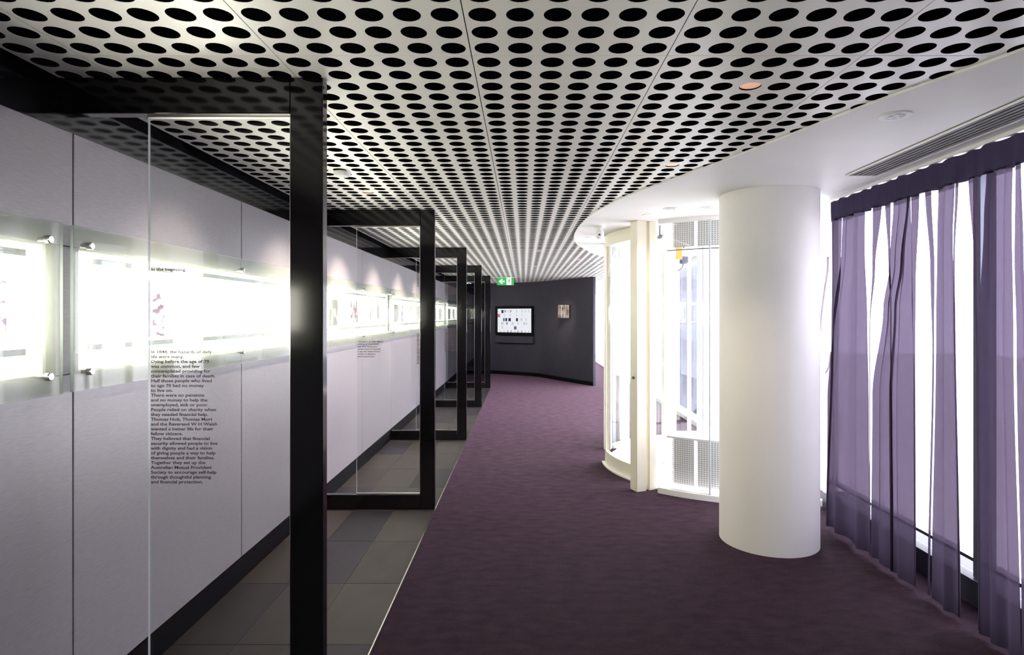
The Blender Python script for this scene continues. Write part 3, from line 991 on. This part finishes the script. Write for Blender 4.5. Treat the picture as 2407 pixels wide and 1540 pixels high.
obj('curtain_track', box_bm(-0.012, 0.012, -1.35, 4.06, HZ1 + 0.002, SOF_Z - 0.001), M['white_metal'], cu)

def drop(keys, folds, amp, seed, zb=0.022, nu=70, phase=0.0):
    """keys: (z, y_far, y_near) from top to bottom; a hanging length of voile with soft folds"""
    rnd = random.Random(seed)
    bm = bmesh.new()
    zs = [HZ0 + 0.01 + (zb - HZ0 - 0.01) * j / 40 for j in range(41)]
    ph = [rnd.uniform(0, 2 * PI) for _ in range(3)]
    grid = []
    for z in zs:
        for (k0, k1) in zip(keys, keys[1:]):
            if k0[0] >= z >= k1[0] or k1 is keys[-1]:
                if z <= k0[0] or k0 is keys[0]:
                    t = (k0[0] - z) / max(1e-6, (k0[0] - k1[0]))
                    t = min(max(t, 0), 1)
                    t = t * t * (3 - 2 * t)
                    yf = k0[1] + (k1[1] - k0[1]) * t
                    yn = k0[2] + (k1[2] - k0[2]) * t
                    if k0[0] >= z >= k1[0]:
                        break
        v = (HZ0 - z) / HZ0
        rowv = []
        for i in range(nu + 1):
            u = i / nu
            wob = 0.25 * math.sin(2.2 * v + ph[0]) * (1 - u) * u
            a = 2 * PI * folds * (u + 0.06 * math.sin(2 * PI * u + ph[1])) + phase
            x = amp * (0.55 + 0.45 * v) * (math.sin(a) + 0.25 * math.sin(2 * a + ph[2])) + 0.015 * wob
            yv = yf + (yn - yf) * u + 0.10 * amp * math.cos(a) * u * (1 - u) * 4 * min(1, 0.4 + v)
            rowv.append(bm.verts.new((x, yv, z)))
        grid.append(rowv)
    for a, b in zip(grid, grid[1:]):
        for i in range(nu):
            f = bm.faces.new((a[i], a[i + 1], b[i + 1], b[i])); f.smooth = True
    return bm
T, B_ = HZ0 + 0.02, 0.02
DROPS = [
    ([(T, 4.045, 3.915), (1.75, 4.04, 3.93), (1.3, 4.05, 4.02), (B_, 4.12, 4.10)], 1.0, 0.008, 1),
    ([(T, 3.905, 3.665), (1.9, 3.92, 3.67), (1.45, 4.02, 3.645), (0.9, 4.095, 3.630), (B_, 4.10, 3.618)], 2.4, 0.020, 2),
    ([(T, 3.575, 3.485), (1.75, 3.58, 3.55), (1.40, 3.610, 3.604), (B_, 3.61, 3.604)], 0.5, 0.004, 3),
    ([(T, 3.455, 3.395), (1.80, 3.425, 3.40), (1.5, 3.405, 3.395), (B_, 3.39, 3.38)], 0.8, 0.006, 4),
    ([(T, 3.365, 3.245), (1.75, 3.40, 3.30), (1.50, 3.46, 3.36), (1.0, 3.565, 3.40), (B_, 3.575, 3.39)], 1.2, 0.016, 5),
    ([(T, 3.250, 3.235), (1.75, 3.31, 3.225), (1.5, 3.365, 3.22), (1.0, 3.41, 3.205), (B_, 3.40, 3.20)], 1.4, 0.012, 6),
    ([(T, 3.220, 3.155), (1.6, 3.215, 3.185), (1.2, 3.20, 3.188), (B_, 3.195, 3.185)], 0.4, 0.004, 7),
    ([(T, 3.110, 3.060), (1.7, 3.07, 3.035), (1.3, 3.055, 3.04), (B_, 3.09, 3.07)], 0.6, 0.006, 8),
    ([(T, 3.015, 2.900), (1.85, 3.025, 2.915), (1.4, 3.035, 2.900), (B_, 3.07, 2.865)], 1.3, 0.014, 9),
    ([(T, 2.890, 2.870), (1.75, 2.905, 2.895), (B_, 2.872, 2.860)], 0.4, 0.003, 10),
    ([(T, 2.805, 2.745), (1.7, 2.77, 2.742), (1.2, 2.755, 2.738), (B_, 2.745, 2.725)], 0.5, 0.006, 11),
    ([(T, 2.690, 2.545), (1.9, 2.705, 2.55), (1.4, 2.735, 2.54), (B_, 2.730, 2.50)], 2.0, 0.016, 12),
    ([(T, 2.535, 2.505), (1.7, 2.540, 2.49), (1.4, 2.53, 2.47), (B_, 2.50, 2.40)], 0.7, 0.008, 13),
    ([(T, 2.470, 2.445), (1.7, 2.475, 2.44), (B_, 2.42, 2.33)], 0.5, 0.006, 14),
    None, None, None,
]
near = []
for q in range(9):
    y0 = 2.30 - q * 0.40
    near.append(([(T, y0, y0 - 0.36), (1.5, y0, y0 - 0.38), (B_, y0 + 0.04, y0 - 0.40)], 4.0, 0.030, 20 + q))
DROPS = DROPS[:-3] + near + [([(z, a, b) for z, a, b in k], f, am, sd + 30) for k, f, am, sd in near]  # unseen near drapes, hung double to keep the near end dark
for keys, folds, amp, sd in DROPS:
    obj('drape', drop(keys, folds, amp, sd, zb=0.018 + 0.004 * (sd % 3), nu=int(24 + folds * 18)), M['sheer'], cu)
# draw cord at the free end
bm = bmesh.new()
P = [(-0.02, 4.06, 1.86), (0.0, 4.10, 1.78), (0.0, 4.14, 1.66), (0.0, 4.17, 1.55), (0.0, 4.195, 1.44), (0.0, 4.20, 1.36)]
tube(bm, P, 0.008); obj('draw_cord', bm, pmat('cord', (0.35, 0.30, 0.36), 0.8), cu, label='pale twisted draw cord')
bm = bmesh.new()
tube(bm, [(0.0, 4.06, 1.22), (0.0, 4.075, 1.16), (0.0, 4.09, 1.11), (0.0, 4.13, 1.07)], 0.006); obj('draw_cord', bm, pmat('cord', (0.35, 0.30, 0.36), 0.8), cu)

# ------------------------------------------------------------------ exit sign
ex = thing('exit_sign', 'green and white emergency exit sign with left arrow hanging from the ceiling', 'sign', (-0.375, 12.30, 0))
SZ0, SZ1, SW = 2.083, 2.236, 0.174
obj('sign_box', box_bm(-SW, SW, 0, 0.03, SZ0, SZ1, bevel=0.002), M['exit_green'], ex)
obj('hanging_rail', box_bm(-0.285, 0.235, -0.005, 0.035, SZ1 + 0.002, SZ1 + 0.012), M['white_metal'], ex)
bm = bmesh.new()
for xx in (-0.09, 0.10):
    cyl(bm, (xx, 0.015, SZ1 + 0.012), (xx, 0.015, CEIL_Z), 0.005, seg=8)
obj('hanger_rod', bm, M['white_metal'], ex)
def flat(bm, pts, y0=-0.002, y1=0.0):
    a = [bm.verts.new((x, y0, z)) for x, z in pts]
    b = [bm.verts.new((x, y1, z)) for x, z in pts]
    n = len(pts)
    bm.faces.new(a); bm.faces.new(list(reversed(b)))
    for i in range(n):
        j = (i + 1) % n
        bm.faces.new((a[i], b[i], b[j], a[j]))
zc = (SZ0 + SZ1) / 2
bm = bmesh.new()
flat(bm, [(-0.135, zc), (-0.075, zc + 0.052), (-0.075 + 0.024, zc + 0.052), (-0.094, zc + 0.014), (-0.018, zc + 0.014), (-0.018, zc - 0.014), (-0.094, zc - 0.014), (-0.051, zc - 0.052), (-0.075, zc - 0.052)])
obj('arrow', bm, M['exit_white'], ex, label='white arrow pointing left')
bm = bmesh.new(); flat(bm, [(0.024, SZ0 + 0.006), (0.120, SZ0 + 0.006), (0.120, SZ1 - 0.004), (0.024, SZ1 - 0.004)])
dp = obj('door_symbol', bm, M['exit_white'], ex, label='white doorway symbol')
bm = bmesh.new()
def limb(p, q, w):
    d = Vector((q[0] - p[0], q[1] - p[1])).normalized(); n = Vector((-d.y, d.x)) * w
    flat(bm, [(p[0] + n.x, p[1] + n.y), (p[0] - n.x, p[1] - n.y), (q[0] - n.x, q[1] - n.y), (q[0] + n.x, q[1] + n.y)], -0.0045, -0.002)
flat(bm, [(0.080 + 0.012 * math.cos(k * PI / 4), zc + 0.050 + 0.012 * math.sin(k * PI / 4)) for k in range(8)], -0.0045, -0.002)
limb((0.082, zc + 0.036), (0.070, zc - 0.010), 0.010)
limb((0.078, zc + 0.030), (0.048, zc + 0.018), 0.005)
limb((0.084, zc + 0.030), (0.104, zc + 0.006), 0.005)
limb((0.072, zc - 0.008), (0.050, zc - 0.030), 0.006)
limb((0.050, zc - 0.030), (0.034, zc - 0.026), 0.005)
limb((0.072, zc - 0.008), (0.092, zc - 0.034), 0.006)
limb((0.092, zc - 0.034), (0.088, zc - 0.064), 0.005)
obj('running_figure', bm, M['exit_green'], dp, label='green running figure')

# ------------------------------------------------------------------ screen, panel and picture on the end wall
def on_wall(x):
    for a, b in zip(ews, ews[1:]):
        if a[0] <= x <= b[0]:
            t = (x - a[0]) / (b[0] - a[0])
            return a[1] + (b[1] - a[1]) * t, math.atan2(b[1] - a[1], b[0] - a[0])
sy, sr = on_wall(-0.21)
k = 1 / math.cos(sr) * 0.93
mon = thing('wall_screen', 'lit white wall screen with small dark picture squares on the charcoal wall', 'screen', (-0.228, sy - 0.05, 0), sr)
HW = 0.450 * k
bm = bmesh.new()
for (x0, x1, z0, z1) in ((-HW - 0.06, HW + 0.04, 1.625, 1.685), (-HW - 0.06, HW + 0.04, 0.985, 1.045), (-HW - 0.06, -HW, 1.045, 1.625), (HW, HW + 0.04, 1.045, 1.625)):
    box(bm, x0, x1, -0.02, 0.05, z0, z1)
obj('bezel', bm, M['skirt'], mon)
scr = obj('screen', box_bm(-HW, HW, 0.0, 0.03, 1.045, 1.625), M['screen'], mon)
SQ = [(0.115, 0.0, 0.06, 3), (0.205, 0.0, 0.045, 1), (0.30, 0.0, 0.03, 0), (0.375, 0.0, 0.035, 1), (0.55, 0.0, 0.03, 0), (0.71, 0.0, 0.03, 0), (0.81, 0, 0.03, 0), (0.90, 0, 0.03, 0),
      (0.0, 1, 0.075, 4), (0.19, 1, 0.025, 0), (0.36, 1, 0.03, 0), (0.56, 1, 0.02, 0), (0.72, 1, 0.02, 0),
      (0.165, 2, 0.05, 2), (0.235, 2, 0.05, 3), (0.325, 2, 0.07, 3), (0.55, 2, 0.055, 3), (0.68, 2, 0.05, 0), (0.82, 2, 0.03, 0),
      (0.10, 3, 0.08, 0), (0.255, 3, 0.05, 1), (0.42, 3, 0.06, 0), (0.60, 3, 0.03, 0), (0.76, 3, 0.06, 0), (0.84, 3, 0.03, 0),
      (0.12, 4, 0.04, 0), (0.49, 4, 0.075, 2),
      (0.07, 5, 0.03, 0), (0.18, 5, 0.03, 0), (0.29, 5, 0.03, 1), (0.39, 5, 0.03, 1), (0.49, 5, 0.03, 0), (0.59, 5, 0.03, 1), (0.70, 5, 0.03, 1), (0.80, 5, 0.03, 0), (0.90, 5, 0.03, 0)]
SQM = [emit_mat('screen pale grey', (0.68, 0.72, 0.78), 0.55), emit_mat('screen grey', (0.42, 0.44, 0.52), 0.5), emit_mat('screen violet', (0.22, 0.18, 0.34), 0.45), emit_mat('screen dark violet', (0.05, 0.04, 0.12), 0.4), emit_mat('screen rose', (0.68, 0.24, 0.34), 0.5)]
for (u, r, wd, c) in SQ:
    x0 = -HW + u * 2 * HW
    z1 = 1.595 - r * 0.100
    hh = 0.078 if c >= 2 else 0.062
    obj('picture_square', box_bm(x0, x0 + wd * 2 * HW, -0.002, 0.0005, z1 - hh, z1), SQM[c], scr)
ps = thing('service_panel', 'dark flush panel below the lit wall screen', 'panel', (-0.215, sy - 0.03, 0), sr)
obj('panel_face', box_bm(-HW - 0.06, HW + 0.05, -0.05, -0.03, 0.79, 0.955, bevel=0.003), M['charcoal'], ps)
bm = bmesh.new(); box(bm, -HW - 0.07, HW + 0.06, -0.042, -0.03, 0.955, 0.962); box(bm, -HW - 0.07, HW + 0.06, -0.042, -0.03, 0.783, 0.79)
obj('shadow_gap', bm, M['void'], ps)
py_, pr_ = on_wall(0.935)
pic = thing('wall_picture', 'small square abstract picture block lit by a spotlight on the charcoal wall', 'picture', (0.935, py_ - 0.0, 0), pr_ * 0.6)
pm = noise_col(pmat('grey brown abstract print', (0.4, 0.35, 0.3), 0.6), (0.012, 0.008, 0.012), (0.22, 0.19, 0.175), 9, (1.4, 1.4, 0.7), 0, 4, 0.36, 0.60)
obj('picture_block', box_bm(-0.150, 0.145, -0.10, -0.04, 1.404, 1.694, bevel=0.002), M['black'], pic)
obj('picture_face', box_bm(-0.148, 0.143, -0.103, -0.1, 1.406, 1.692), pm, pic)
obj('mount', box_bm(-0.07, 0.07, -0.04, 0.03, 1.47, 1.62), M['black'], pic)
bm = bmesh.new()
box(bm, -0.062, -0.040, -0.1042, -0.103, 1.406, 1.692); box(bm, 0.014, 0.030, -0.1042, -0.103, 1.406, 1.52)
obj('pale_stripes', bm, pmat('pale stripe', (0.36, 0.33, 0.35), 0.6), pic)

# ------------------------------------------------------------------ outside the windows
struct(obj('ground', box_bm(2.46, 90, -60, 120, -6.4, -6.2), M['paving']), 'pale paving outside the windows', 'ground')
def building(label, x0, x1, y0, y1, h, m, wins=None, name='building'):
    b = thing(name, label, 'building', (x0, y0, 0))
    obj('building_wall', box_bm(0, x1 - x0, 0, y1 - y0, -6.2, h), m, b)
    obj('roof_edge', box_bm(-0.15, x1 - x0, -0.15, y1 - y0, h, h + 0.3), m, b)
    if wins:
        ny, nz, ww, wh = wins
        me = to_mesh('window', box_bm(-0.02, 0.05, 0, ww, 0, wh), M['ext_glass'])
        for j in range(nz):
            for i in range(ny):
                link('window', me, b, (0, (i + 0.5) * (y1 - y0) / ny - ww / 2, -5.2 + (j + 0.2) * (h + 5.2) / nz))
    return b
building('long pale low building across the paving outside the curtained window', 34, 46, -10, 40, 3.0, M['ext_pale'], (10, 1, 1.1, 0.9))
building('blue grey tall building seen through the curved glass enclosure', 12.5, 18, 42, 49.4, 5.6, M['ext_blue'], (4, 4, 1.1, 1.5))
